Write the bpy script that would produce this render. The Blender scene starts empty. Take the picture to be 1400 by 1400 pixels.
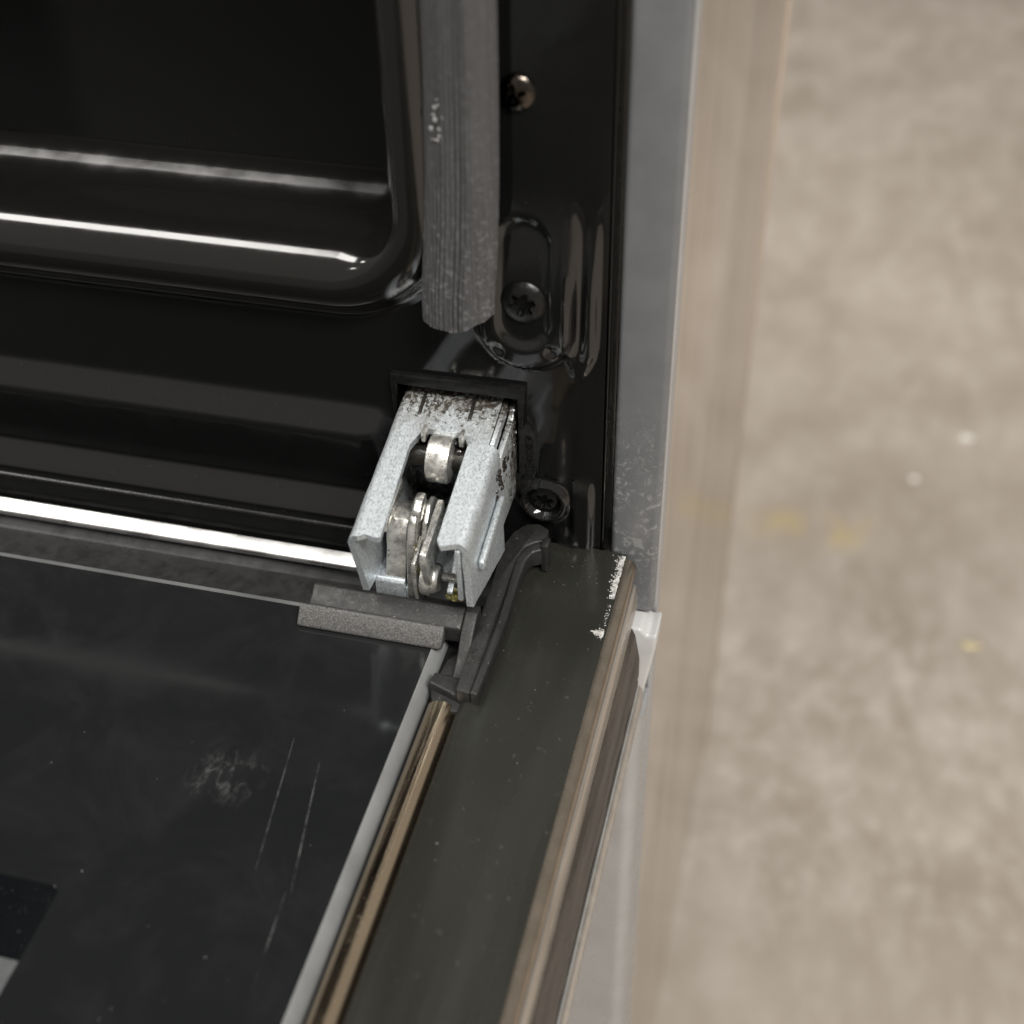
import bpy, bmesh, math, random
from mathutils import Vector, Matrix, noise
random.seed(7)
S = 0.001                                   # everything below is written in millimetres
sc = bpy.context.scene
COL = sc.collection

# ------------------------------------------------------------------ camera
cam_d = bpy.data.cameras.new('camera')
cam = bpy.data.objects.new('camera', cam_d); COL.objects.link(cam)
R = ((0.96989082, 0.24272718, -0.01988256), (0.14556519, -0.64322547, -0.75171256), (-0.19525004, 0.7261849, -0.6591911))
m = Matrix((R[0], [-v for v in R[1]], [-v for v in R[2]])).transposed().to_4x4()
m.translation = Vector((35.561, -217.941, 204.479)) * S
cam.matrix_world = m
cam_d.sensor_width = 36; cam_d.lens = 1868.7 / 1400 * 36
cam_d.clip_start = 0.01; cam_d.clip_end = 60
cam_d.dof.use_dof = True; cam_d.dof.focus_distance = 0.285
cam_d.dof.aperture_fstop = cam_d.lens / 4.2
sc.camera = cam

# ------------------------------------------------------------------ world and lamps
w = bpy.data.worlds.new("World"); sc.world = w; w.use_nodes = True
bg = w.node_tree.nodes['Background']
bg.inputs[0].default_value = (0.97, 0.92, 0.86, 1); bg.inputs[1].default_value = 0.40
def lamp(name, loc, sx, sy, power, target, col=(1, 0.97, 0.93)):
    d = bpy.data.lights.new(name, 'AREA'); d.shape = 'RECTANGLE'; d.size = sx; d.size_y = sy
    d.energy = power; d.color = col
    o = bpy.data.objects.new(name, d); COL.objects.link(o); o.location = loc
    o.rotation_euler = (Vector(target) - Vector(loc)).to_track_quat('-Z', 'Y').to_euler()
lamp('ceiling_tube_lamp', (-1.75, -0.45, 2.1), 1.7, 0.7, 66, (-1.75, -0.44, 0))
lamp('ceiling_tube_lamp', (-0.62, -0.5, 2.1), 0.10, 0.3, 6, (-0.62, -0.49, 0))
lamp('ceiling_tube_lamp', (0.95, -1.0, 1.75), 1.3, 0.5, 92, (0.95, -0.99, 0))
lamp('ceiling_tube_lamp', (-3.7, -0.7, 1.9), 0.35, 0.2, 14, (-3.7, -0.69, 0))
lamp('ceiling_tube_lamp', (-3.3, -2.2, 2.1), 0.5, 0.2, 16, (-3.3, -2.19, 0))
sc.view_settings.view_transform = 'Standard'; sc.view_settings.look = 'None'
sc.view_settings.exposure = 0; sc.view_settings.gamma = 1
sc.cycles.max_bounces = 10; sc.cycles.caustics_reflective = False; sc.cycles.caustics_refractive = False
sc.cycles.use_denoising = True
sc.cycles.sample_clamp_indirect = 6

# ------------------------------------------------------------------ materials
class NT:
    def __init__(s, name):
        s.m = bpy.data.materials.new(name); s.m.use_nodes = True
        s.t = s.m.node_tree; s.b = s.t.nodes['Principled BSDF']
        s.co = s.n('ShaderNodeTexCoord').outputs['Object']
    def n(s, kind, **kw):
        n = s.t.nodes.new(kind)
        for k, v in kw.items(): setattr(n, k, v)
        return n
    def l(s, a, b):
        if isinstance(a, (int, float, tuple)): b.default_value = a
        else: s.t.links.new(a, b)
    def scaled(s, sx, sy, sz):
        mp = s.n('ShaderNodeMapping'); mp.inputs['Scale'].default_value = (sx, sy, sz)
        s.t.links.new(s.co, mp.inputs['Vector']); return mp.outputs[0]
    def noise(s, scale, detail=4, rough=0.55, vec=None, dist=0):
        n = s.n('ShaderNodeTexNoise'); n.inputs['Scale'].default_value = scale
        n.inputs['Detail'].default_value = detail; n.inputs['Roughness'].default_value = rough
        n.inputs['Distortion'].default_value = dist
        s.t.links.new(vec or s.co, n.inputs['Vector']); return n.outputs['Fac']
    def ramp(s, v, a, b, lo=0.0, hi=1.0):
        r = s.n('ShaderNodeMapRange', interpolation_type='SMOOTHSTEP')
        s.l(v, r.inputs[0]); r.inputs[1].default_value = a; r.inputs[2].default_value = b
        r.inputs[3].default_value = lo; r.inputs[4].default_value = hi; return r.outputs[0]
    def math(s, op, a, b=0.0):
        n = s.n('ShaderNodeMath', operation=op); s.l(a, n.inputs[0]); s.l(b, n.inputs[1]); return n.outputs[0]
    def axis(s, i):
        x = s.n('ShaderNodeSeparateXYZ'); s.t.links.new(s.co, x.inputs[0]); return x.outputs[i]
    def mix(s, f, a, b):
        n = s.n('ShaderNodeMix', data_type='RGBA'); s.l(f, n.inputs['Factor'])
        for v, k in ((a, 6), (b, 7)):
            if isinstance(v, tuple): n.inputs[k].default_value = (*v[:3], 1)
            else: s.t.links.new(v, n.inputs[k])
        return n.outputs[2]
    def set(s, **kw):
        for k, v in kw.items():
            i = s.b.inputs[k.replace('_', ' ')]
            if isinstance(v, tuple) and len(v) == 3: v = (*v, 1)
            if isinstance(v, (int, float, tuple)): i.default_value = v
            else: s.t.links.new(v, i)
        return s
    def bump(s, h, strength=0.3, dist=0.0003):
        b = s.n('ShaderNodeBump'); b.inputs['Strength'].default_value = strength; b.inputs['Distance'].default_value = dist
        s.l(h, b.inputs['Height']); s.t.links.new(b.outputs[0], s.b.inputs['Normal']); return s

def simple(name, col, rough, metal=0.0, var=0.25, nscale=250, bump=0.15, bscale=1500, spec=0.5, dust=0.0):
    t = NT(name)
    f = t.noise(nscale, 5)
    c = t.mix(t.ramp(f, 0.3, 0.7), tuple(v * (1 - var) for v in col), tuple(v * (1 + var) for v in col))
    r = t.ramp(t.noise(nscale * 1.7, 4), 0.3, 0.7, rough * 0.8, rough * 1.2)
    if dust:
        d = t.ramp(t.noise(2600, 2, 0.5), 0.68, 0.74, 0, dust)
        c = t.mix(d, c, (0.32, 0.31, 0.29)); r = t.math('ADD', r, t.math('MULTIPLY', d, 0.4))
    t.set(Base_Color=c, Roughness=r, Metallic=metal, Specular_IOR_Level=spec)
    if bump: t.bump(t.noise(bscale, 3), bump, 0.0002)
    return t.m

M = {}
# glossy black enamel, slightly wavy, a film of fine dust
t = NT('black_enamel')
d = t.ramp(t.noise(2400, 2), 0.73, 0.77, 0, 0.5)
t.set(Base_Color=t.mix(d, (0.0045, 0.0045, 0.0045), (0.12, 0.12, 0.115)),
      Roughness=t.ramp(t.noise(120, 4), 0.3, 0.75, 0.06, 0.15), Specular_IOR_Level=0.6)
t.bump(t.noise(90, 2), 0.10, 0.0006); M['enamel'] = t.m
t = NT('rim_enamel')
t.set(Base_Color=(0.0055, 0.0052, 0.0048), Roughness=t.ramp(t.noise(160, 4), 0.3, 0.75, 0.10, 0.17), Specular_IOR_Level=0.6)
t.bump(t.noise(90, 2), 0.08, 0.0006); M['rim'] = t.m
# grey painted upright: orange peel, scuffs low down
t = NT('grey_paint')
z = t.axis(2)
low = t.math('MULTIPLY', t.ramp(z, 0.416, 0.428), t.ramp(z, 0.473, 0.446))
low2 = t.ramp(z, 0.428, 0.414)
sc_ = t.ramp(t.noise(420, 6, 0.7, dist=1.5), 0.52, 0.60)
scf = t.math('MULTIPLY', sc_, t.math('ADD', t.math('MULTIPLY', low, 0.55), t.math('MULTIPLY', low2, 0.35)))
c = t.mix(t.ramp(t.noise(160, 5), 0.3, 0.7), (0.112, 0.117, 0.123), (0.128, 0.133, 0.139))
c = t.mix(scf, c, (0.30, 0.30, 0.30))
c = t.mix(t.ramp(t.noise(1900, 2), 0.75, 0.78, 0, 0.6), c, (0.5, 0.5, 0.5))
t.set(Base_Color=c, Roughness=t.math('ADD', 0.36, t.math('MULTIPLY', scf, 0.3)))
t.bump(t.noise(1400, 2), 0.12, 0.0002); M['grey'] = t.m
# galvanised sheet with spangle, dark flecks and black soot towards the slot
t = NT('galvanised_steel')
y = t.axis(1)
v = t.n('ShaderNodeTexVoronoi'); v.inputs['Scale'].default_value = 1500; t.l(t.co, v.inputs['Vector'])
sp = t.n('ShaderNodeSeparateColor'); t.l(v.outputs['Color'], sp.inputs[0])
c = t.mix(sp.outputs[0], (0.66, 0.71, 0.735), (0.74, 0.79, 0.815))
c = t.mix(t.ramp(t.noise(1.0, 5, 0.75, vec=t.scaled(3200, 1300, 3200)), 0.40, 0.72), c, (0.25, 0.28, 0.30))
c = t.mix(t.math('MULTIPLY', t.ramp(t.noise(260, 5, 0.7), 0.35, 0.6), t.ramp(y, -0.016, 0.002)), c, (0.30, 0.29, 0.27))
fl = t.ramp(t.noise(2300, 3, 0.6, dist=0.6), 0.675, 0.72, 0, 0.8)
near = t.ramp(y, -0.015, 0.0005)
so = t.ramp(t.math('ADD', t.noise(800, 7, 0.75, dist=0.5), t.math('MULTIPLY', near, 0.25)), 0.66, 0.76)
dark = t.math('MAXIMUM', fl, so)
c = t.mix(dark, c, (0.026, 0.021, 0.015))
t.set(Base_Color=c, Metallic=t.math('SUBTRACT', 0.75, t.math('MULTIPLY', dark, 0.75)),
      Roughness=t.ramp(t.noise(2600, 4), 0.3, 0.7, 0.40, 0.50))
t.bump(t.noise(2400, 4, 0.6), 0.24, 0.00018); M['galv'] = t.m
# bright worn steel of the working parts with a yellowish grease film
t = NT('worn_steel')
c = t.mix(t.ramp(t.noise(500, 6, 0.7), 0.4, 0.65), (0.78, 0.77, 0.73), (0.45, 0.44, 0.41))
c = t.mix(t.ramp(t.noise(900, 3), 0.64, 0.70, 0, 0.8), c, (0.06, 0.055, 0.04))
t.set(Base_Color=c, Metallic=0.85, Roughness=t.ramp(t.noise(900, 4), 0.3, 0.7, 0.22, 0.42))
t.bump(t.noise(900, 5, 0.6), 0.35, 0.0002); M['steel'] = t.m
M['soot'] = simple('sooty_steel', (0.02, 0.018, 0.015), 0.35, 0.3, 0.4, 500, 0.9, 900)
t = NT('grease'); t.set(Base_Color=t.mix(t.ramp(t.noise(500, 4), 0.35, 0.65), (0.30, 0.27, 0.07), (0.10, 0.085, 0.03)), Roughness=0.16, Specular_IOR_Level=0.7)
t.bump(t.noise(600, 3), 0.6, 0.0004); M['grease'] = t.m
t = NT('black_grease'); t.set(Base_Color=(0.012, 0.010, 0.008), Roughness=0.12, Specular_IOR_Level=0.8)
t.bump(t.noise(700, 3), 0.7, 0.0005); M['tar'] = t.m
# black plastic cap, whitened grain on its handled faces
def plastic(name, wear):
    t = NT(name)
    g = t.ramp(t.noise(2900, 8, 0.85), 0.30, 0.85, 0, wear)
    c = t.mix(t.ramp(t.noise(260, 5), 0.3, 0.7), (0.006, 0.006, 0.0058), (0.011, 0.011, 0.0105))
    c = t.mix(g, c, (0.42, 0.41, 0.40))
    c = t.mix(t.ramp(t.noise(1600, 2), 0.70, 0.75, 0, 0.4), c, (0.3, 0.29, 0.28))
    t.set(Base_Color=c, Roughness=t.ramp(t.noise(600, 4), 0.3, 0.7, 0.36, 0.55), Specular_IOR_Level=0.32)
    t.bump(t.noise(1500, 4, 0.65), 0.45, 0.00025); return t.m
M['plastic'] = plastic('black_plastic', 0.06); M['plastic_worn'] = plastic('whitened_plastic', 0.48)
# rubber seal
t = NT('grey_rubber')
st = t.noise(1.0, 5, 0.6, vec=t.scaled(2600, 2600, 7))
low = t.ramp(t.axis(2), 0.045, 0.010)
gr = t.noise(900, 6, 0.7)
c = t.mix(t.ramp(st, 0.35, 0.65), (0.040, 0.040, 0.041), (0.060, 0.060, 0.062))
c = t.mix(t.math('MULTIPLY', t.ramp(gr, 0.50, 0.66), t.math('ADD', 0.12, t.math('MULTIPLY', low, 0.32))), c, (0.20, 0.20, 0.205))
t.set(Base_Color=c, Roughness=t.ramp(gr, 0.3, 0.7, 0.42, 0.62))
t.bump(t.math('ADD', st, t.math('MULTIPLY', gr, 0.7)), 0.5, 0.0003); M['rubber'] = t.m
# door frame: dark olive enamel with hazy wipe marks
t = NT('olive_black_enamel')
h = t.noise(1.0, 5, 0.6, vec=t.scaled(60, 9, 60))
c = t.mix(t.ramp(h, 0.40, 0.70), (0.0150, 0.0152, 0.0126), (0.0200, 0.0202, 0.0172))
c = t.mix(t.ramp(t.noise(1500, 2), 0.735, 0.765, 0, 0.55), c, (0.30, 0.29, 0.27))
c = t.mix(t.ramp(t.noise(300, 7, 0.75), 0.62, 0.72, 0, 0.16), c, (0.2, 0.2, 0.18))
t.set(Base_Color=c, Roughness=t.ramp(h, 0.35, 0.7, 0.22, 0.34))
t.bump(t.noise(700, 3), 0.06, 0.0002); M['frame'] = t.m
# inner glass: black printed back, faint smears
t = NT('black_printed_glass')
sm = t.noise(45, 6, 0.65, dist=0.8)
x, y = t.axis(0), t.axis(1)
rub = t.math('MULTIPLY', t.math('MULTIPLY', t.ramp(t.math('ABSOLUTE', t.math('ADD', x, -0.141)), 0.009, 0.002), t.ramp(t.math('ABSOLUTE', t.math('ADD', y, -0.173)), 0.008, 0.001)),
             t.ramp(t.noise(1.0, 6, 0.7, vec=t.scaled(500, 260, 300), dist=0.8), 0.48, 0.72))
c = t.mix(t.ramp(sm, 0.40, 0.75), (0.0080, 0.0087, 0.0088), (0.0120, 0.0128, 0.0129))
c = t.mix(t.math('MULTIPLY', rub, 0.14), c, (0.28, 0.28, 0.28))
c = t.mix(t.ramp(t.noise(1250, 2), 0.775, 0.80, 0, 0.6), c, (0.4, 0.4, 0.4))
t.set(Base_Color=c, Roughness=t.math('ADD', t.ramp(sm, 0.35, 0.75, 0.09, 0.17), t.math('MULTIPLY', rub, 0.3))); M['glass'] = t.m
M['glass_edge'] = simple('ground_glass_edge', (0.20, 0.205, 0.205), 0.5, 0, 0.12, 120, 0.2, 1800)
M['window'] = simple('dark_window_glass', (0.004, 0.0045, 0.005), 0.05, 0, 0.1, 60, 0, 900, dust=0.12)
M['inner_panel'] = simple('window_inner_panel', (0.06, 0.062, 0.064), 0.35, 0, 0.1)
M['bronze'] = simple('bronze_steel', (0.40, 0.345, 0.28), 0.24, 1, 0.10, 180, 0.10, 900, dust=0.5)
M['bead'] = simple('bronze_bead', (0.52, 0.42, 0.30), 0.19, 1, 0.03, 60, 0.015, 300, dust=0.5)
t = NT('stained_steel_side')
st = t.noise(1.0, 6, 0.65, vec=t.scaled(260, 10, 260), dist=0.3)
t.set(Base_Color=t.mix(t.ramp(st, 0.38, 0.62), (0.66, 0.61, 0.55), (0.24, 0.21, 0.18)), Metallic=0.9, Roughness=t.ramp(st, 0.3, 0.7, 0.22, 0.4))
t.bump(st, 0.3, 0.0003); M['tan'] = t.m
t = NT('brown_glued_joint')
st = t.noise(1.0, 6, 0.7, vec=t.scaled(300, 30, 300))
t.set(Base_Color=t.mix(t.ramp(st, 0.4, 0.6), (0.022, 0.018, 0.014), (0.055, 0.045, 0.037)), Roughness=0.45)
t.bump(t.noise(700, 6, 0.7), 0.9, 0.0006); M['joint'] = t.m
M['bright_metal'] = simple('bright_steel', (0.78, 0.78, 0.77), 0.2, 1, 0.10, 300, 0.10, 800)
M['trim'] = simple('satin_aluminium', (0.88, 0.88, 0.87), 0.30, 1, 0.02, 60, 0.02, 300)
M['white_bracket'] = simple('white_lacquer', (0.44, 0.44, 0.435), 0.25, 0, 0.05, 120, 0.05, 900)
M['drawer'] = simple('silver_lacquer', (0.40, 0.405, 0.41), 0.3, 0.55, 0.05, 90, 0.05, 900)
t = NT('brushed_side_sheet')
st = t.noise(1.0, 4, 0.6, vec=t.scaled(60, 60, 2.2))
t.set(Base_Color=t.mix(t.ramp(st, 0.35, 0.65), (0.72, 0.655, 0.585), (0.80, 0.735, 0.67)), Metallic=1.0, Roughness=t.ramp(st, 0.3, 0.7, 0.12, 0.2))
t.bump(t.noise(9, 2), 0.08, 0.004); M['side'] = t.m
M['black'] = simple('matt_black', (0.006, 0.006, 0.006), 0.5)
M['gap'] = simple('black_gap_strip', (0.010, 0.010, 0.010), 0.25, 0, 0.2)
M['back_edge'] = simple('ground_back_edge', (0.085, 0.087, 0.088), 0.45, 0, 0.3, 60, 0.2, 1800)
M['sill'] = simple('dark_grey_sill', (0.035, 0.035, 0.036), 0.3, 0, 0.2)
M['white_chip'] = simple('bare_white_primer', (0.33, 0.325, 0.31), 0.7, 0, 0.45, 900, 0.6, 1200)
M['residue'] = simple('grey_residue', (0.22, 0.22, 0.22), 0.5, 0, 0.3, 900)
t = NT('fine_scratch')
a = t.ramp(t.noise(1.0, 5, 0.7, vec=t.scaled(700, 260, 500)), 0.38, 0.70, 0, 0.38)
t.set(Base_Color=(0.30, 0.31, 0.31), Roughness=0.5, Alpha=a); M['scratch'] = t.m
M['brass_screw'] = simple('browned_screw', (0.060, 0.051, 0.044), 0.18, 1, 0.6, 500, 0.4, 800)
M['dark_screw'] = simple('blackened_screw', (0.005, 0.005, 0.005), 0.32, 0.0, 0.4, 500, 0.5, 800, spec=0.28)
M['speck'] = simple('pale_debris', (0.75, 0.73, 0.68), 0.5, 0, 0.1)
M['speck_gold'] = simple('shiny_yellow_chip', (0.85, 0.74, 0.45), 0.2, 0.5, 0.1)
# floor: worn beige concrete
t = NT('worn_floor')
a = t.noise(7, 6, 0.6); b = t.noise(1.0, 6, 0.6, vec=t.scaled(38, 15, 30)); e = t.noise(1.0, 5, 0.55, vec=t.scaled(34, 20, 30), dist=0.4)
c = t.mix(t.ramp(a, 0.34, 0.66), (0.290, 0.247, 0.203), (0.365, 0.320, 0.273))
c = t.mix(t.ramp(b, 0.42, 0.76, 0, 0.45), c, (0.48, 0.435, 0.385))
c = t.mix(t.ramp(e, 0.46, 0.78, 0, 0.26), c, (0.54, 0.485, 0.43))
c = t.mix(t.ramp(t.noise(15, 6, 0.6), 0.52, 0.76, 0, 0.5), c, (0.27, 0.222, 0.18))
x, y = t.axis(0), t.axis(1)
yel = t.math('MULTIPLY', t.ramp(t.math('ABSOLUTE', t.math('SUBTRACT', x, 0.054)), 0.07, 0.01), t.ramp(t.math('ABSOLUTE', t.math('SUBTRACT', y, 0.51)), 0.03, 0.006))
c = t.mix(t.math('MULTIPLY', t.math('MULTIPLY', yel, t.ramp(e, 0.35, 0.6)), 0.45), c, (0.48, 0.37, 0.12))
scu = t.math('MULTIPLY', t.math('MULTIPLY', t.ramp(y, 0.50, 0.40), t.ramp(y, 0.16, 0.24)), t.ramp(t.noise(1.0, 6, 0.7, vec=t.scaled(48, 36, 30)), 0.42, 0.72))
c = t.mix(t.math('MULTIPLY', scu, 0.42), c, (0.62, 0.57, 0.51))
t.set(Base_Color=c, Roughness=t.ramp(b, 0.3, 0.7, 0.42, 0.65)); t.bump(e, 0.15, 0.001); M['floor'] = t.m

# ------------------------------------------------------------------ mesh helpers (millimetres)
ORG = {}
def thing(name, label, cat, loc, group=None):
    o = bpy.data.objects.new(name, None); COL.objects.link(o)
    o.location = Vector(loc) * S; o.empty_display_size = 0.01
    o['label'] = label; o['category'] = cat
    if group: o['group'] = group
    ORG[o.name] = Vector(loc); return o
def part_group(name, parent, loc, label):
    o = bpy.data.objects.new(name, None); COL.objects.link(o); o.parent = parent
    o.location = (Vector(loc) - ORG[parent.name]) * S; o.empty_display_size = 0.01; o['label'] = label
    ORG[o.name] = Vector(loc); return o
def finish(name, bm, mt, parent=None, label=None, kind=None, ang=38, pos=None):
    bmesh.ops.remove_doubles(bm, verts=bm.verts, dist=1e-4)
    bmesh.ops.recalc_face_normals(bm, faces=bm.faces)
    org = ORG[parent.name] if parent else Vector(pos or (0, 0, 0))
    for v in bm.verts: v.co = (v.co - org) * S
    me = bpy.data.meshes.new(name); bm.to_mesh(me); bm.free()
    for p in me.polygons: p.use_smooth = True
    me.set_sharp_from_angle(angle=math.radians(ang))
    me.materials.append(mt)
    o = bpy.data.objects.new(name, me); COL.objects.link(o)
    if parent: o.parent = parent; ORG[o.name] = org
    else: o.location = org * S
    if label: o['label'] = label
    if kind: o['kind'] = kind
    return o
def bev(bm, r, seg=2, geom=None):
    if r > 0: bmesh.ops.bevel(bm, geom=geom or [e for e in bm.edges if len(e.link_faces) == 2 and e.calc_face_angle(0) > 0.5], offset=r, segments=seg, profile=0.5, affect='EDGES', clamp_overlap=True)
def add_prism(bm, pts, ax, a0, a1):
    """polygon in the other two axes (in xyz order) extruded along axis ax"""
    def P(p, a):
        q = list(p); q.insert(ax, a); return bm.verts.new(q)
    A = [P(p, a0) for p in pts]; Bv = [P(p, a1) for p in pts]; n = len(pts)
    bm.faces.new(A); bm.faces.new(Bv)
    for i in range(n): bm.faces.new((A[i], A[(i+1) % n], Bv[(i+1) % n], Bv[i]))
def prism(name, pts, ax, a0, a1, mt, parent, r=0.0, seg=2, label=None, kind=None, xf=None):
    bm = bmesh.new(); add_prism(bm, pts, ax, a0, a1)
    bmesh.ops.recalc_face_normals(bm, faces=bm.faces); bev(bm, r, seg)
    if xf:
        for v in bm.verts: v.co = xf(v.co)
    return finish(name, bm, mt, parent, label, kind)
def box(name, x0, x1, y0, y1, z0, z1, mt, parent, r=0.0, seg=2, **k):
    return prism(name, [(y0, z0), (y1, z0), (y1, z1), (y0, z1)], 0, x0, x1, mt, parent, r, seg, **k)
def add_lathe(bm, prof, c, axis, n=32):
    """prof: list of (radius, height along axis)"""
    ax = Vector(axis).normalized(); u = ax.orthogonal().normalized(); w_ = ax.cross(u); c = Vector(c)
    rings = [[bm.verts.new(c + ax * h + (u * math.cos(2*math.pi*i/n) + w_ * math.sin(2*math.pi*i/n)) * r) for i in range(n)] for r, h in prof]
    for a, b in zip(rings, rings[1:]):
        for i in range(n): bm.faces.new((a[i], a[(i+1) % n], b[(i+1) % n], b[i]))
    bm.faces.new(rings[0]); bm.faces.new(rings[-1])
def lathe(name, prof, c, axis, mt, parent, n=32, xf=None, **k):
    bm = bmesh.new(); add_lathe(bm, prof, c, axis, n)
    if xf:
        for v in bm.verts: v.co = xf(v.co)
    return finish(name, bm, mt, parent, **k)
def arc(cx, cy, r, a0, a1, n):
    return [(cx + r*math.cos(math.radians(a0 + (a1-a0)*i/n)), cy + r*math.sin(math.radians(a0 + (a1-a0)*i/n))) for i in range(n+1)]
def sweep(name, rings, mt, parent, closed=False, **k):
    bm = bmesh.new(); rv = [[bm.verts.new(p) for p in r] for r in rings]
    for a, b in zip(rv, rv[1:]):
        for i in range(len(a) - (0 if closed else 1)):
            j = (i+1) % len(a); bm.faces.new((a[i], a[j], b[j], b[i]))
    if closed: bm.faces.new(rv[0]); bm.faces.new(rv[-1])
    return finish(name, bm, mt, parent, **k)
def blob(bm, c, r, seed, sq=(1, 1, 1), sub=2):
    a = bmesh.ops.create_icosphere(bm, subdivisions=sub, radius=1)['verts']
    for v in a:
        k = 1 + 0.35 * noise.noise(v.co * 1.7 + Vector((seed*7.1, seed, 0)))
        v.co = Vector(c) + Vector((v.co.x*sq[0], v.co.y*sq[1], v.co.z*sq[2])) * r * k

# ------------------------------------------------------------------ the floor
FZ = -428.0
bm = bmesh.new()
g = [bm.verts.new((x, y, FZ)) for x, y in ((-9000, -9000), (9000, -9000), (9000, 9000), (-9000, 9000))]
bm.faces.new(g)
floor = finish('floor', bm, M['floor'], kind='structure', pos=(0, 0, FZ))

# ------------------------------------------------------------------ the oven
oven = thing('oven', 'black enamelled oven body with grey corner upright, standing open over a beige floor', 'oven', (-200, 140, FZ))
# cavity rim: a rounded rectangle path swept with a rolled lip
CX0, CX1, CZ0, CZ1, CR = -470.0, -42.6, 64.6, 420.0, 16.0
def rr_path(off, n=14):
    """rounded rectangle in x,z grown outward by off, as points going round"""
    x0, x1, z0, z1 = CX0-off, CX1+(off if off > 0 else off*0.3), CZ0-off, CZ1+off; r = max(CR+off, 2.0)
    out = []
    for cx, cz, a in ((x1-r, z0+r, -90), (x1-r, z1-r, 0), (x0+r, z1-r, 90), (x0+r, z0+r, 180)):
        out += [(cx + r*math.cos(math.radians(a+90*i/n)), cz + r*math.sin(math.radians(a+90*i/n))) for i in range(n+1)]
    return out
prof = [(14.5, 0.6), (12.6, 0.0), (11.4, -0.1)] + [(2.5 + 8*math.cos(math.radians(q)), 2.0 - 8*math.sin(math.radians(q))) for q in range(20, 172, 8)]
prof += [(-5.5, 3.0), (-5.2, 8.0), (-4.7, 12.0), (-4.6, 14.0), (-4.9, 15.6), (-5.5, 17.0), (-6.35, 18.4), (-7.35, 19.9), (-8.25, 21.4), (-8.7, 23.0), (-8.5, 24.6), (-8.0, 26.4), (-5.0, 28.6)]
rings = []
for off, y in prof: rings.append([(x, y, z) for x, z in rr_path(off)])
bm = bmesh.new(); rv = [[bm.verts.new(p) for p in r] for r in rings]
for a, b in zip(rv, rv[1:]):
    for i in range(len(a)): j = (i+1) % len(a); bm.faces.new((a[i], a[j], b[j], b[i]))
finish('cavity_rim', bm, M['rim'], oven, ang=70)
bm = bmesh.new()                              # the cavity behind it
rv = [[bm.verts.new((x, y, z)) for x, z in rr_path(off)] for off, y in ((-5.0, 28.6), (-1, 31), (3, 268), (-4, 275))]
for a, b in zip(rv, rv[1:]):
    for i in range(len(a)): j = (i+1) % len(a); bm.faces.new((a[i], a[j], b[j], b[i]))
bm.faces.new(rv[-1]); finish('cavity', bm, M['enamel'], oven)
# pressed front panel: height field with screw pads, a bead and a dished corner
def sm(a, b, x):
    t_ = min(1, max(0, (x-a)/(b-a))); return t_*t_*(3-2*t_)
def h_panel(x, z):
    y = 0.0
    d = math.hypot((x+19.3)*1.0, (z-56.0) if z < 56 else (0 if z < 78 else (z-78)*0.2))        # pad under the middle screw
    y -= 2.6 * (1 - sm(8.2, 10.6, d)) * (1 - sm(62, 86, z))
    d2 = math.hypot(x+19.3, (z-57.5) if z < 57.5 else max(0, z-74))                             # hollow inside the pad
    y += 0.9 * (1 - sm(3.8, 6.2, d2))
    for bx, bz, br in ((-25.0, 51.0, 2.0), (-13.6, 51.8, 1.7)):                                 # two dimples below it
        y += 0.9 * (1 - sm(br*0.2, br*1.1, math.hypot(x-bx, (z-bz)*1.2)))
    dx = abs(x + 8.2 - 0.02*(z-60))                                                             # the upright bead
    end = sm(43.5, 52, z)
    y -= 1.7 * (1 - sm(2.5, 3.3, dx + 2.0*(1-end))) * end * (1 - sm(60, 84, z))
    y += 0.9 * (1 - sm(0.3, 1.3, dx)) * sm(47, 58, z) * (1 - sm(62, 84, z))
    d3 = math.hypot(x+15.8, z-11.5)                                                             # ring round the lowest screw
    y -= 1.7 * (1 - sm(4.6, 6.2, d3)); y += 2.4 * (1 - sm(2.9, 4.4, d3))
    dv = abs(x + 15.0)
    y -= 0.8 * (1 - sm(2.0, 5.0, dv)) * sm(14, 20, z) * (1 - sm(26, 36, z))
    y -= 1.2 * (1 - sm(1.6, 2.6, abs(x+7.4))) * (1 - sm(14, 20, z)) * sm(-6, 2, z)
    y -= 1.2 * (1 - sm(1.0, 3.2, math.hypot(x+11.0, (z-1.5)*0.9)))
    lf = 1 - sm(-54, -47.5, x)
    y -= (3.4 * (1 - sm(24.0, 31.5, z)) + 4.0 * (1 - sm(3.5, 10.0, z))) * lf  # two steps shaped so their slopes show up as reflected light stripes
    y += 0.07 * noise.noise(Vector((x*0.09, z*0.05, 3.1)))
    return y
xs = [-480, -380, -280, -200, -150, -110, -80, -64, -56] + [-52 + 0.55*i for i in range(89)] + [-3.2]
zs = [-24 + 0.75*i for i in range(206)] + [136, 150, 180, 240, 330, 440]
bm = bmesh.new()
gv = {(i, j): bm.verts.new((x, h_panel(x, z), z)) for i, x in enumerate(xs) for j, z in enumerate(zs)}
def in_hole(x, z):
    off = 11.0
    if x < CX1+off and z > CZ0-off:
        r = CR+off
        if x > CX1+off-r and z < CZ0-off+r: return math.hypot(x-(CX1+off-r), z-(CZ0-off+r)) < r
        return z < CZ1+off
    return -46.8 < x < -21.2 and 18 < z < 37.5
for i in range(len(xs)-1):
    for j in range(len(zs)-1):
        if in_hole((xs[i]+xs[i+1])/2, (zs[j]+zs[j+1])/2): continue
        bm.faces.new((gv[i, j], gv[i+1, j], gv[i+1, j+1], gv[i, j+1]))
bmesh.ops.delete(bm, geom=[v for v in bm.verts if not v.link_faces], context='VERTS')
panel = finish('front_panel', bm, M['enamel'], oven, ang=80)
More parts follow.
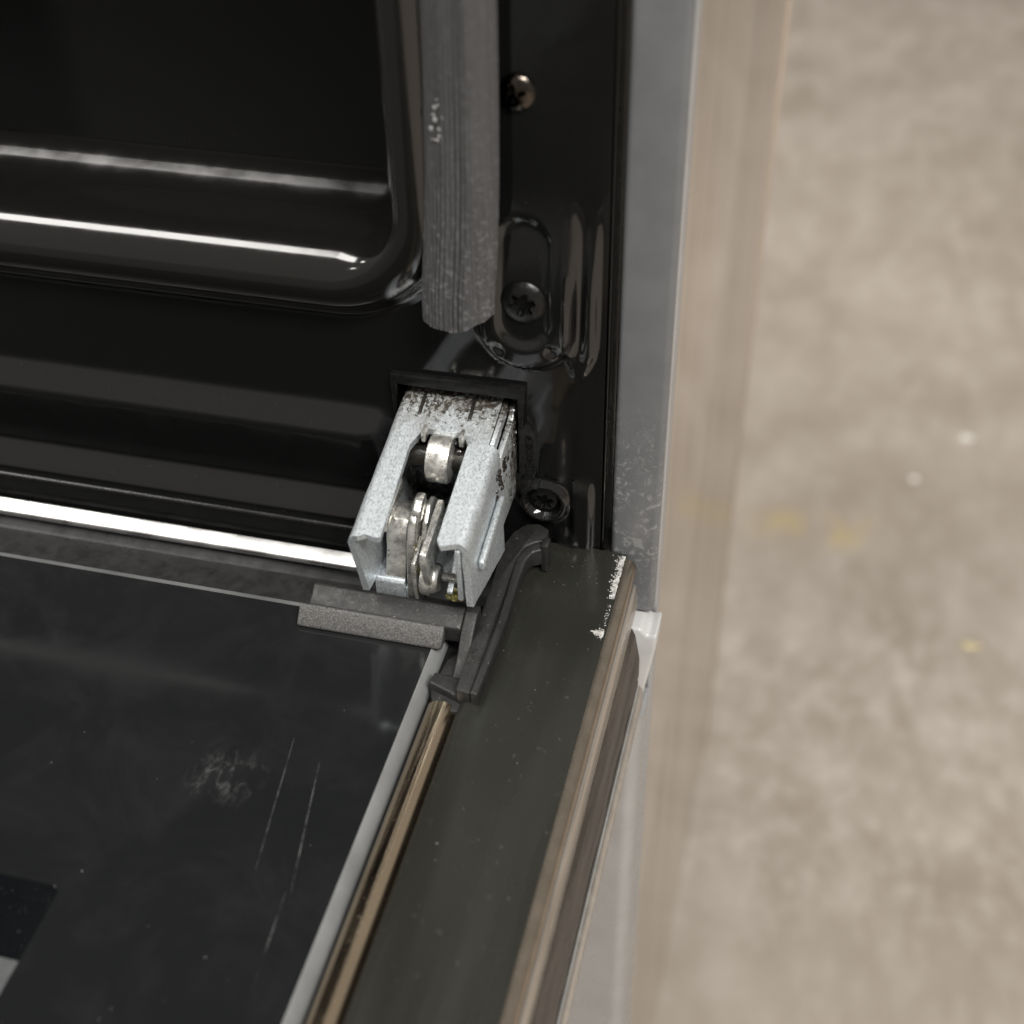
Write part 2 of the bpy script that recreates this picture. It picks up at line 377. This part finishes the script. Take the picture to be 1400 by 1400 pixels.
# hinge pocket behind the slot and the dark collar round the slot
bm = bmesh.new()
a = [bm.verts.new(p) for p in ((-47.5, .6, 17), (-20.5, .6, 17), (-20.5, .6, 38.2), (-47.5, .6, 38.2))]
b = [bm.verts.new(p) for p in ((-47.5, 40, 17), (-20.5, 40, 17), (-20.5, 40, 38.2), (-47.5, 40, 38.2))]
for i in range(4): bm.faces.new((a[i], a[(i+1) % 4], b[(i+1) % 4], b[i]))
bm.faces.new(b); finish('hinge_pocket', bm, M['black'], oven)
prism('slot_collar', [(-48.0, 41.0), (-19.4, 41.4), (-19.8, 31), (-20.8, 31), (-21.0, 38.6), (-46.6, 38.6), (-47.2, 30.5), (-47.9, 30.5)], 1, -1.6, 0.6, M['dark_screw'], oven, 0.35)
# upright: grey painted, rounded, with the black shadow gap strip beside it
prism('corner_upright', [(-0.9, 0.0), (9.4, 0.0), (9.4, 3.2), (7.4, 3.6), (-0.9, 3.2)], 2, -18, 455, M['grey'], oven, 1.3, 5)
box('gap_strip', -3.15, -1.0, 2.2, 9, -24, 450, M['gap'], oven, 0.3)
box('gap_bead', -3.1, -2.6, 0.5, 2.15, -20, 450, M['enamel'], oven, 0.3)
# side sheet with a turned front edge and a joint
prism('side_panel', [(7.7, 9.1), (9.2, 9.1), (9.2, 10.6), (9.5, 11.0), (9.5, 285), (7.7, 285)], 2, -415, 455, M['side'], oven, 0.25)
box('edge_fold', 8.42, 9.75, 3.8, 9.0, -408, 455, M['drawer'], oven, 0.4)
box('side_seam', 9.0, 10.2, 285.2, 288.0, -415, 455, M['side'], oven, 0.5)
box('back_panel', -488, 7.5, 288.2, 290, -415, 455, M['grey'], oven)
box('side_panel', -490, -488.2, 0, 286, -415, 455, M['grey'], oven)
box('top_panel', -488, 7.4, 2.5, 286, 453, 456, M['grey'], oven, 0.4)
# the bright ledge strip at the foot of the front panel, and the sill under it
prism('ledge_strip', [(-8.3, -5.4), (-11.0, -7.0), (-11.4, -7.8), (-11.0, -8.4), (-8.2, -7.2)], 0, -480, -44, M['trim'], oven, 0.15)
prism('sill', [(-8.0, -10.0), (-14.0, -10.8), (-15.0, -12.0), (-15.0, -24.0), (0.5, -24), (0.5, -10)], 0, -480, -20, M['sill'], oven, 0.3)
prism('reflection_line', [(-7.2, 2.2), (-7.9, 1.9), (-7.9, 1.3), (-7.1, 1.0)], 0, -480, -49, M['gap'], oven, 0.2)  # bar added for the thin line of the ledge reflected in the panel
# bracket and drawer below the upright
prism('bracket', [(2.6, -18.4), (7.6, -18.4), (9.0, -20.4), (11.2, -19.6), (11.1, -24), (8.4, -44), (2.6, -46)], 1, -5.0, 3.5, M['white_bracket'], oven, 0.8, 3)
prism('drawer_front', [(-480, -8.0)] + arc(5.4, -4.2, 3.9, -90, 0, 10) + [(9.3, 3.7), (-480, 3.7)], 2, -408, -47, M['drawer'], oven, 0)
for sx, sy in ((-460, 40), (-15, 40), (-15, 250), (-460, 250)):
    lathe('foot', [(11, 0), (12, 2), (12, 11), (10, 14)], (sx, sy, FZ), (0, 0, 1), M['black'], oven)
box('bottom_panel', -488, 7.4, 6.3, 286, -415.5, -412, M['black'], oven)
# screws: domed heads with a cross or star recess
def screw(c, r, mt, kind, label):
    n = 40; bm = bmesh.new(); rings = []
    for k in range(0, 11):
        q = k/10; ring = []
        for i in range(n):
            a_ = 2*math.pi*i/n; rr = r*q
            hh = 0.42*r*math.sqrt(max(0, 1-(q*0.98)**2))
            if kind == 'cross': lim = 0.58*r*(abs(math.cos(2*a_))**3*0.75 + 0.22)
            else: lim = r*(0.46 + 0.09*math.cos(6*a_))
            if rr < lim: hh -= 0.40*r
            ring.append(bm.verts.new((c[0]+rr*math.cos(a_+.3), c[1]-hh, c[2]+rr*math.sin(a_+.3))) if k else None)
        rings.append(ring)
    ctr = bm.verts.new((c[0], c[1]-0.02*r, c[2])); rings = rings[1:]
    for i in range(n): bm.faces.new((ctr, rings[0][i], rings[0][(i+1) % n]))
    for a, b in zip(rings, rings[1:]):
        for i in range(n): bm.faces.new((a[i], a[(i+1) % n], b[(i+1) % n], b[i]))
    base = [bm.verts.new((v.co.x, c[1]+1.2, v.co.z)) for v in rings[-1]]
    for i in range(n): bm.faces.new((rings[-1][i], rings[-1][(i+1) % n], base[(i+1) % n], base[i]))
    return finish('screw', bm, mt, oven, label=label, ang=35)
screw((-20.2, -0.2, 103.6), 3.3, M['brass_screw'], 'cross', 'browned cross-head screw')
screw((-19.2, -1.5, 62.3), 4.5, M['dark_screw'], 'star', 'black star-recess screw')
screw((-15.8, 0.6, 11.5), 3.6, M['dark_screw'], 'star', 'dark screw in a raised ring')

# ------------------------------------------------------------------ rubber seal hanging down over the rim
seal = thing('door_seal', 'grey ridged rubber seal hanging loose over the cavity rim, cut off below', 'rubber seal', (-31, -6, 54))
rings = []
nz, na = 80, 170
for k in range(nz+1):
    f = k/nz; z0 = 300 - (300-51.0)*f
    ring_o, ring_i = [], []
    bow = 2.0*math.sin(max(0, (z0-50)/90)*1.2) if z0 < 190 else 2.0
    for i in range(na+1):
        q = i/na; ang = math.radians(200 - 185*q)                   # from the left edge round to the right edge
        rx, ry = 7.5 - 0.55*sm(60, 120, z0), 4.4
        ridge = 0.0
        qq = q*24 + 0.25*noise.noise(Vector((q*7, z0*0.012, 1)))
        if q < 0.66: ridge = -0.42*(1 - sm(0.06, 0.30, abs(qq-round(qq)))) * (0.35 + 0.65*abs(math.sin(round(qq)*2.4)))
        px = rx*math.cos(ang); py = -ry*math.sin(ang)
        bev_end = 0.0
        zz = z0
        if zz < 72:                                                  # slanted, slightly torn cut
            cut = 58.8 - 0.6*sm(0, 0.4, q) + 3.4*sm(0.55, 1.0, q) + 0.5*noise.noise(Vector((q*11, 0, 2)))
            zz = cut + (z0-51.0)*(72-cut)/(72-51.0)
        cx = -30.1 + 1.35*sm(55, 125, z0) + bow*0.0 - (1.0*sm(90, 50, z0) if z0 < 90 else 0)
        nrm = Vector((px/rx, py/ry, 0)).normalized()
        p = Vector((cx+px, -3.4+py - 1.2*sm(110, 55, z0), zz)) + nrm*ridge
        ring_o.append(tuple(p)); ring_i.append(tuple(p - nrm*1.5))
    rings.append(ring_o + ring_i[::-1])
sweep('sealing_strip', rings, M['rubber'], seal, closed=True, ang=60)
bm = bmesh.new()
for i in range(14):
    a_ = random.uniform(-3.2, 1.6)
    blob(bm, (-32.2+a_*0.4+random.uniform(-.7, .7), -7.5, 100+random.uniform(-3.5, 4.5)), random.uniform(0.12, 0.5), i, (1, .35, 1.5), 1)
finish('dried_residue', bm, M['residue'], seal)

# ------------------------------------------------------------------ the hinge
HX = -34.2; TILT = 0.2
hinge = part_group('hinge', oven, (HX, 0, 36), 'galvanised steel hinge with sooty arm coming out of a black slot')
def hz(co): return Vector((co.x, co.y, co.z + TILT*co.y))           # the arm slopes down towards the door
T = 1.3; XL, XR = -46.0, -22.3; YF = -37.2
def section(y, win=None):
    """outer and inner outline of the folded channel, left foot -> right foot"""
    return None
# top plate with its window, in pieces that share edges
bm = bmesh.new()
def top_plate():
    outer = [(XL+2.2, 14), (XL+2.2, -1), (XL+2.2, YF-.2), (-42.4, YF+.5), (-40.6, YF), (-39.4, YF+.3), (-40.3, -14.0), (-38.6, -9.2), (-30.3, -9.2), (-28.7, -11.8), (-28.4, YF+1.7), (-27.4, YF+.4), (-25.4, YF+1.2), (XR-2.2, YF+1.4), (XR-2.2, -11.2), (-24.6, -11.2), (-24.6, 0.8), (XR-2.2, .8), (XR-2.2, 14)]
    return outer
add_prism(bm, top_plate(), 2, 36-T, 36)
ee = [e for e in bm.edges if abs(e.verts[0].co.z-e.verts[1].co.z) < 1e-6]
bmesh.ops.triangulate(bm, faces=[f for f in bm.faces if len(f.verts) > 4])
def side_wall(x_edge, sgn, y0, y1, zb0, zb1, r=2.2, n=5, flare=0.0, lean=0.0):
    """rounded shoulder and side wall of the channel; sgn -1 left, +1 right; zb = bottom z at y0, y1"""
    ys = [y0 + (y1-y0)*i/14 for i in range(15)]
    R_, Ri = [], []
    for y in ys:
        f = (y-y0)/(y1-y0); zb = zb0 + (zb1-zb0)*f
        xo = x_edge
        o_ = [(xo - sgn*r, 36)] + [(xo - sgn*r + sgn*r*math.sin(math.radians(90*k/n)), 36-r+r*math.cos(math.radians(90*k/n))) for k in range(1, n+1)]
        o_ += [(xo + sgn*flare*q, 36-r-(36-r-zb)*q) for q in (0.2, 0.45, 0.7, 1.0)]
        i_ = [(xo - sgn*r, 36-T)] + [(xo - sgn*r + sgn*(r-T)*math.sin(math.radians(90*k/n)), 36-r+(r-T)*math.cos(math.radians(90*k/n))) for k in range(1, n+1)]
        i_ += [(xo - sgn*T + sgn*flare*q, 36-r-(36-r-zb)*q) for q in (0.2, 0.45, 0.7, 1.0)]
        R_.append([(p[0], y + lean*f**3*max(0, 34-p[1]), p[1]) for p in o_ + i_[::-1]])
    rv = [[bm.verts.new(p) for p in r_] for r_ in R_]
    for a, b in zip(rv, rv[1:]):
        for i in range(len(a)): j = (i+1) % len(a); bm.faces.new((a[i], a[j], b[j], b[i]))
    bm.faces.new(rv[0]); bm.faces.new(rv[-1])
side_wall(XL, -1, 14, YF-.2, 6, 16.0, lean=0.24)
side_wall(XR, 1, -11.2, YF+1.4, 8, 19.6, flare=0.5)
for v in bm.verts:                                                   # worn, not quite straight edges
    v.co += Vector((noise.noise(v.co*0.31), 0.6*noise.noise(v.co*0.4+Vector((9, 0, 0))), 0.6*noise.noise(v.co*0.37+Vector((0, 9, 0)))))*0.22
    v.co = hz(v.co)
finish('channel', bm, M['galv'], hinge, ang=40)
bm = bmesh.new()                                                     # rear part of the right side, set in behind the side cut-out
add_prism(bm, [(14, 10), (14, 34.5), (.8, 34.5), (-1, 33), (-11.0, 33), (-11.0, 14.5)], 0, XR-1.0, XR+.3)
bmesh.ops.recalc_face_normals(bm, faces=bm.faces); bev(bm, .3)
for v in bm.verts: v.co = hz(v.co)
finish('side_plate', bm, M['galv'], hinge)
box('side_rib', XR+.3, XR+1.7, -31, -14, 24.2, 26.6, M['galv'], hinge, 0.6, 3, xf=hz)
box('fold_edge', -24.4, -23.4, -11, 1.0, 33.4, 36.0, M['galv'], hinge, 0.3, xf=hz)
prism('front_lip', [(YF+1.2, 34.2), (YF+3.6, 33.9), (YF+7, 20.5), (YF+1.4, 20.8)], 0, XR-2.6, XR-1.6, M['galv'], hinge, 0.25, xf=hz)
for x in (-40.6, -30.0):                                             # two pressed slits in the top
    prism('pressed_slit', [(x-.7, 0.2), (x+.1, 0.3), (x+.3, -5.4), (x-.5, -6.0)], 2, 35.2, 36.25, M['soot'], hinge, 0.2, xf=hz)
lathe('roller_pin', [(1.9, 0), (2.0, .3), (2.0, 22.1), (1.9, 22.4)], (-45.3, -11.8, 31.6), (1, 0, 0), M['soot'], hinge, xf=hz)
lathe('roller', [(3.2, 0), (4.2, 0.25), (4.5, .7), (4.5, 4.5), (4.2, 4.95), (3.2, 5.2)], (-37.0, -12.2, 31.8), (1, 0, 0), M['steel'], hinge, 40, xf=hz)
for x in (-38.3, -30.4): box('spacer', x, x+.9, -12.5, -9.9, 33.2, 36.0, M['steel'], hinge, .25)
# hooked lever standing in the mouth of the channel
def band(path, wdt):
    """closed outline of constant thickness along a y,z path"""
    L, Rr = [], []
    for i, p in enumerate(path):
        a = Vector(path[max(0, i-1)]); b = Vector(path[min(len(path)-1, i+1)]); d_ = (b-a).normalized(); nn = Vector((-d_.y, d_.x))
        L.append(tuple(Vector(p)+nn*wdt/2)); Rr.append(tuple(Vector(p)-nn*wdt/2))
    return L + Rr[::-1]
hook = [(-27.2, 6.0), (-26.8, 9.0), (-25.6, 12.0), (-24.6, 14.6), (-24.3, 17.0), (-23.8, 18.8), (-22.4, 20.3), (-20.4, 20.9), (-18.0, 20.3)]
prism('lever', band(hook, 2.0), 0, -43.0, -38.6, M['steel'], hinge, 0.35)
disc = [(-29, 5), (-28.4, 12), (-27.2, 18), (-25.2, 22.6), (-22.0, 25.0), (-18.6, 24.4), (-16.0, 21.0), (-15.4, 16), (-17, 9), (-19, 5)]
prism('lever_plate', disc, 0, -38.1, -36.3, M['steel'], hinge, 0.5, 3)
prism('lever_plate', [(p[0]+2.0, p[1]-1.5) for p in disc], 0, -35.7, -34.6, M['steel'], hinge, 0.3)
prism('link_arm', [(-24.0, 24.6), (-21.5, 26.0), (-19.0, 25.8), (-19.5, 23.2), (-22.5, 21.6), (-24.4, 22.0)], 0, -37.6, -35.6, M['steel'], hinge, 0.5)
prism('link_arm', [(-27.5, 21.0), (-26.5, 22.8), (-15.5, 25.6), (-15.5, 22.6)], 0, -42.8, -41.8, M['steel'], hinge, 0.3)
prism('link_arm', [(-33.6, 19.5), (-33.0, 21.8), (-28, 22.8), (-19.5, 25.0), (-19.5, 22.0), (-26, 17), (-30, 12), (-31.5, 12)], 0, -33.3, -31.8, M['steel'], hinge, 0.35)
prism('link_arm', [(-31.0, 14.5), (-30.4, 16.4), (-24, 18.5), (-23, 9.5), (-30.2, 6.0)], 0, -36.2, -35.2, M['steel'], hinge, 0.35)
lathe('rivet', [(2.6, 0), (3.6, .3), (3.8, .8), (3.8, 1.9), (3.3, 2.1), (3.3, 2.6), (3.1, 3.4), (2.6, 3.8)], (-34.8, -28.0, 10.9), (1, 0, 0.0), M['steel'], hinge, 36)
bm = bmesh.new()                                                     # stepped block at the foot of the lever
add_prism(bm, [(-28.8, 2), (-28.8, 8.4), (-28.2, 9.2), (-24.8, 9.4), (-24.4, 9.0), (-24.4, 2)], 0, -45.0, -38.6)
add_prism(bm, [(-28.6, 2), (-28.6, 7.4), (-25.8, 7.8), (-25.4, 7.6), (-25.4, 2)], 0, -38.5, -35.9)
bmesh.ops.recalc_face_normals(bm, faces=bm.faces); bev(bm, .3)
finish('hinge_block', bm, M['galv'], hinge)
box('inner_floor', -45.0, -23.6, -24, 12, 7.5, 8.7, M['galv'], hinge, .2)
prism('inner_bracket', [(-30, 9.5), (-25, 13.0), (-16, 22.5), (-14, 22), (-14, 8.8), (-30, 8.8)], 0, -29.2, -27.9, M['galv'], hinge, .25)
box('cross_bar', -30.4, -23.8, -29.2, -27.4, 11.6, 12.6, M['steel'], hinge, .25)
bm = bmesh.new()
for i in range(16):
    f = random.random()
    blob(bm, (-35.9+random.uniform(-.6, .6), -29.8+3.5*f, 9+9*f), random.uniform(.4, 1.0), i, (.7, 1, 1.3), 2)
for i in range(9): blob(bm, (-26.8+random.uniform(-2.2, 2.0), -29+random.uniform(-1, 1.5), 8.2+random.uniform(-.6, 1.2)), random.uniform(.5, 1.1), i+40, (1.2, 1, .7), 2)
finish('yellow_grease', bm, M['grease'], hinge)
bm = bmesh.new()
for i in range(30):
    y_ = random.uniform(-15.5, 1.5)
    blob(bm, (XR+.2+random.uniform(-.1, .2), y_, random.uniform(24.5, 31.5)+TILT*y_), random.uniform(.3, .85), i, (.6, 1, 1), 2)
for i in range(16): blob(bm, (random.choice((-41.9, -40.5, -30.5, -29.6))+random.uniform(-1.2, 1.2), -11.8+random.uniform(-1.5, 1.2), 31.4+random.uniform(-1.4, 1.6)), random.uniform(.3, .7), i+60, (1, 1, 1), 2)
finish('black_grease', bm, M['tar'], hinge)

# ------------------------------------------------------------------ the open door
door = part_group('door', oven, (-200, -250, -32), 'open door lying level, black glass and olive-black frame with chipped bronze edge')
YD = -470.0
# inner glass with the window cut-out
bm = bmesh.new()
wx0, wx1, wy0, wy1, wr = -400, -77.6, -420, -106.0, 1.8
inner = []
for cx, cy, a in ((wx1-wr, wy0+wr, -90), (wx1-wr, wy1-wr, 0), (wx0+wr, wy1-wr, 90), (wx0+wr, wy0+wr, 180)):
    inner += [(p[0], p[1]) for p in arc(cx, cy, wr, a, a+90, 8)]
def outer_pt(p, i):
    k = i // 9; X0, X1, Y0, Y1 = -470, -30.8, YD, -31.6
    c_ = ((X1, Y0), (X1, Y1), (X0, Y1), (X0, Y0))[k]; q = (i % 9)/8
    ends = {0: ((wx1-wr, Y0), (X1, wy0+wr)), 1: ((X1, wy1-wr), (wx1-wr, Y1)), 2: ((wx0+wr, Y1), (X0, wy1-wr)), 3: ((X0, wy0+wr), (wx0+wr, Y0))}[k]
    if q < .5: return tuple(Vector(ends[0]).lerp(Vector(c_), q*2))
    return tuple(Vector(c_).lerp(Vector(ends[1]), (q-.5)*2))
n = len(inner)
vo = [bm.verts.new((*outer_pt(p, i), 0)) for i, p in enumerate(inner)]
vi = [bm.verts.new((p[0], p[1], 0)) for p in inner]
vb = [bm.verts.new((p[0], p[1], -0.25)) for p in inner]
for i in range(n):
    j = (i+1) % n
    bm.faces.new((vo[i], vo[j], vi[j], vi[i])); bm.faces.new((vi[i], vi[j], vb[j], vb[i]))
bmesh.ops.delete(bm, geom=[f for f in bm.faces if f.calc_area() < 1e-7], context='FACES_ONLY')
glass = finish('inner_glass', bm, M['glass'], door)
prism('window', inner, 2, -4.2, -0.26, M['window'], door)
box('inner_panel', -390, -77.7, -419, -120.7, -0.255, -0.2, M['inner_panel'], door)
prism('glass_edge', [(-30.85, -0.05), (-30.7, -0.05), (-29.3, -2.6), (-29.1, -5.0), (-31.5, -5.0), (-31.5, -0.4)], 1, YD, -31.4, M['glass_edge'], door, 0)
prism('glass_edge', [(-31.9, 0.04), (-30.9, 0.04), (-30.7, -0.3), (-30.7, -4.4), (-31.9, -4.4)], 0, -470, -31.5, M['back_edge'], door, 0.0)
box('glass_bed', -470, -20, YD+2, -30.0, -9.5, -5.1, M['black'], door)
# round bead in the channel between glass and frame
prism('bead', arc(-25.0, -3.7, 3.1, 215, -35, 32), 1, YD, -49.8, M['bead'], door, 0.0)
prism('channel_floor', [(-28.3, -4.2), (-26.5, -4.9), (-24.6, -4.9), (-21.6, -5.0), (-21.6, -7), (-28.3, -7)], 1, YD, -44.0, M['frame'], door, 0.2)
# frame profile: shallow, slightly dished top with rounded shoulders
pf = [(-22.2, -8), (-22.0, -2.2), (-21.2, -0.9), (-20.0, -0.25), (-18.5, 0.0), (-14, -0.12), (-8, -0.28), (-3, -0.15), (0.8, 0.0), (2.2, 0.0), (3.0, -0.03), (3.0, -8.0)]
ys = [YD] + [-440+20*i for i in range(18)] + [-92+2*i for i in range(45)] + [-2.6, -1.4, -0.6]
rings = []
for y in ys:
    rings.append([])
    for x, z in pf:
        yy = y
        if y > -1.0: yy = y + 0.7*noise.noise(Vector((x*0.55, 1.7, 0))) + (0.9 if -10.5 < x < -6.5 else 0) - 0.25*abs(x+8)*0.05
        rings[-1].append((x, yy, z))
sweep('frame', rings, M['frame'], door, closed=True, ang=60)
# right side of the door, layer by layer downward
edge = [(3.05, -0.03)] + arc(3.3, -2.2, 2.15, 92, 0, 10) + [(5.4, -2.9), (4.9, -3.6), (4.9, -6), (3.05, -6)]
prism('edge_moulding', edge, 1, YD, -2.2, M['bronze'], door, 0)
prism('side_strip', [(4.95, -4.5), (5.8, -4.5), (6.25, -6.5), (6.65, -10.0), (4.95, -10.0)], 1, YD, -5.2, M['tan'], door, 0.3)
rings = []
for k in range(120):
    y = YD + (-13.0-YD)*k/119
    rings.append([(x + 0.28*noise.noise(Vector((x, y*0.21, z*0.8))), y, z + 0.25*noise.noise(Vector((x+9, y*0.3, z)))) for x, z in ((4.8, -10.1), (6.7, -10.1), (7.5, -12.0), (8.6, -19), (8.6, -24.6), (4.8, -24.6))])
sweep('joint_strip', rings, M['joint'], door, closed=True)
prism('outer_glass', [(4.8, -25.0), (8.3, -25.0), (8.8, -25.6), (8.8, -27.4), (4.8, -27.4)], 1, YD, -13.5, M['gap'], door, 0.3)
prism('metal_edge', [(5.0, -27.5), (8.9, -27.5), (9.9, -28.8), (10.2, -32.0), (9.6, -33.0), (5.0, -33.0)], 1, YD, -13.0, M['bright_metal'], door, 0.35)
box('door_core', -470, 4.7, YD+3, -14, -33, -9.6, M['black'], door)
# chipped edge: raised ragged flakes of bare primer
bm = bmesh.new()
rc = random.Random(3)
def flake(x, y, r):
    n_ = len(bm.verts)
    a = bmesh.ops.create_icosphere(bm, subdivisions=1, radius=1)['verts']
    q = rc.uniform(0, 6.3); ex = rc.uniform(0.5, 1.0)
    for v in a:
        k = r*rc.uniform(0.6, 1.25); px, py = v.co.x*k, v.co.y*k*ex
        v.co = Vector((x+px*math.cos(q)-py*math.sin(q), y+px*math.sin(q)+py*math.cos(q), -0.02+v.co.z*min(k, .3)*0.55))
for i in range(900):
    y = rc.uniform(-15.0, -1.6); f_ = noise.noise(Vector((y*0.55, 0, 3)))
    wd = 0.75 + 0.9*f_ + (0.25 if y > -6 else 0)
    if wd > 0.1: flake(2.75 - abs(rc.gauss(0, 1))*wd*0.75, y, rc.uniform(0.05, 0.26))
for i in range(130):
    y = rc.uniform(-23.5, -16.5)
    if noise.noise(Vector((y*1.6, 0, 8))) > -0.05: flake(2.6 - abs(rc.gauss(0, .45)), y, rc.uniform(0.05, 0.17))
for i in range(260):
    q = rc.random()**1.7
    flake(2.5 - 2.6*q, -25.6 + rc.gauss(0, 0.75)*(1.05-q) + 0.5*q, rc.uniform(0.05, 0.24))
finish('chipped_paint', bm, M['white_chip'], door, kind='stuff', ang=30)
# two long scratches on the glass
def scratch(p0, p1, wd):
    bm = bmesh.new(); a, b = Vector(p0), Vector(p1); d_ = (b-a).normalized(); nn = Vector((-d_.y, d_.x))*wd/2
    N = 14; L = []
    for k in range(N+1):
        q = a.lerp(b, k/N); ww = nn*(0.35+0.9*math.sin(math.pi*k/N))
        L.append((bm.verts.new((q.x+ww.x, q.y+ww.y, .02)), bm.verts.new((q.x-ww.x, q.y-ww.y, .02))))
    for k in range(N): bm.faces.new((L[k][0], L[k][1], L[k+1][1], L[k+1][0]))
    finish('scratch', bm, M['scratch'], door)
scratch((-49.8, -65.5), (-45.8, -95), 0.13); scratch((-43.1, -69.7), (-37.9, -99), 0.16); scratch((-39.0, -98), (-37.6, -117), 0.12)

# ------------------------------------------------------------------ the black corner cap
cap = part_group('corner_cap', oven, (-35, -30, 0), 'black plastic corner cap with whitened front lip')
prism('flange', [(-29.0, 0.05), (-29.6, 5.8), (-30.4, 6.2), (-34.0, 4.2), (-34.5, 3.9), (-34.6, 0.05)], 0, -58.0, -25.2, M['plastic'], cap, 0.7, 3)
prism('lip', [(-34.2, 0.05), (-34.2, 4.0), (-34.9, 4.1), (-37.6, 1.2), (-37.8, 0.5), (-37.2, 0.05)], 0, -59.8, -28.6, M['plastic_worn'], cap, 0.7, 3)
prism('end_tab', [(-60.8, -28.5), (-56.6, -28.9), (-56.6, -33.5), (-59.0, -34.5)], 2, 0.05, 2.2, M['plastic'], cap, .4)
prism('corner_wall', [(-28.5, 5.7), (-31.0, 5.9), (-35.0, 3.6), (-38.0, 0.2), (-41.5, -1.6), (-46.0, -2.2), (-46.0, -6.0), (-28.5, -6.0)], 0, -25.15, -22.4, M['plastic'], cap, 0.45, 3)
prism('corner_post', [(-28.2, -42.0), (-25.2, -43.5), (-25.2, -34), (-27.6, -37)], 2, -6.0, -2.6, M['plastic'], cap, .4)
prism('toe', [(-28.6, -46.6), (-28.2, -43.6), (-22.2, -44.0), (-22.2, -48.8)], 2, -7, 0.6, M['plastic'], cap, .5, 3)
foot = [(-28.0, -46.0)] + arc(-23.2, -46.6, 4.8, 180, 300, 10) + [(-20.0, -46)]
prism('toe_round', foot, 2, -8, -1.4, M['plastic'], cap, 0.3)
strip = [(-22.3, -49.0), (-19.2, -49.4)] + [(-19.0, -40), (-18.9, -28), (-19.0, -17), (-18.7, -12.5), (-17.6, -9.2), (-15.6, -7.6), (-13.9, -7.4), (-13.9, -3.2), (-16.5, -1.8), (-19.2, -2.6), (-21.3, -5.5), (-22.6, -10), (-22.8, -20), (-22.6, -35)]
def rise(co): return Vector((co.x, co.y, co.z + 3.6*sm(-24, -6, co.y)))
prism('side_strip', strip, 2, -4.0, 2.6, M['plastic'], cap, 0.5, 2, xf=rise)
rib = [(-19.1, -49.7), (-17.6, -50.1), (-17.2, -40), (-17.0, -28), (-17.1, -17.6), (-16.7, -13.4), (-15.7, -11.2), (-13.6, -10.2), (-13.6, -8.3), (-15.9, -8.6), (-17.7, -10.2), (-18.8, -13.2), (-19.1, -17.4), (-18.9, -28), (-18.9, -40)]
prism('rib', rib, 2, -1.0, 3.4, M['plastic'], cap, 0.4, 3, xf=rise)
box('rib_end', -14.2, -12.6, -10.4, -7.2, 0.2, 7.6, M['plastic'], cap, .4)

# ------------------------------------------------------------------ crumbs on the floor
def crumb(name, loc, r, mt, label, sq):
    bm = bmesh.new(); blob(bm, (loc[0], loc[1], FZ+r*sq[2]*0.7), r, loc[0]*.01, sq)
    o = finish(name, bm, mt, pos=(loc[0], loc[1], FZ)); o['label'] = label; o['category'] = 'debris'
for x, y, r, k, lab, sq in (
        (156, 632, 3.6, 'speck', 'larger pale crumb lying on the beige floor, upper of the two white ones', (1.3, 1, .5)),
        (120, 576, 2.6, 'speck', 'smaller white crumb on the beige floor, just below and left of the larger', (1.2, .9, .5)),
        (159, 418, 3.8, 'speck_gold', 'shiny yellowish sliver lying on the worn floor', (1.8, .7, .4))):
    crumb('crumb', (x, y), r, M[k], lab, sq)
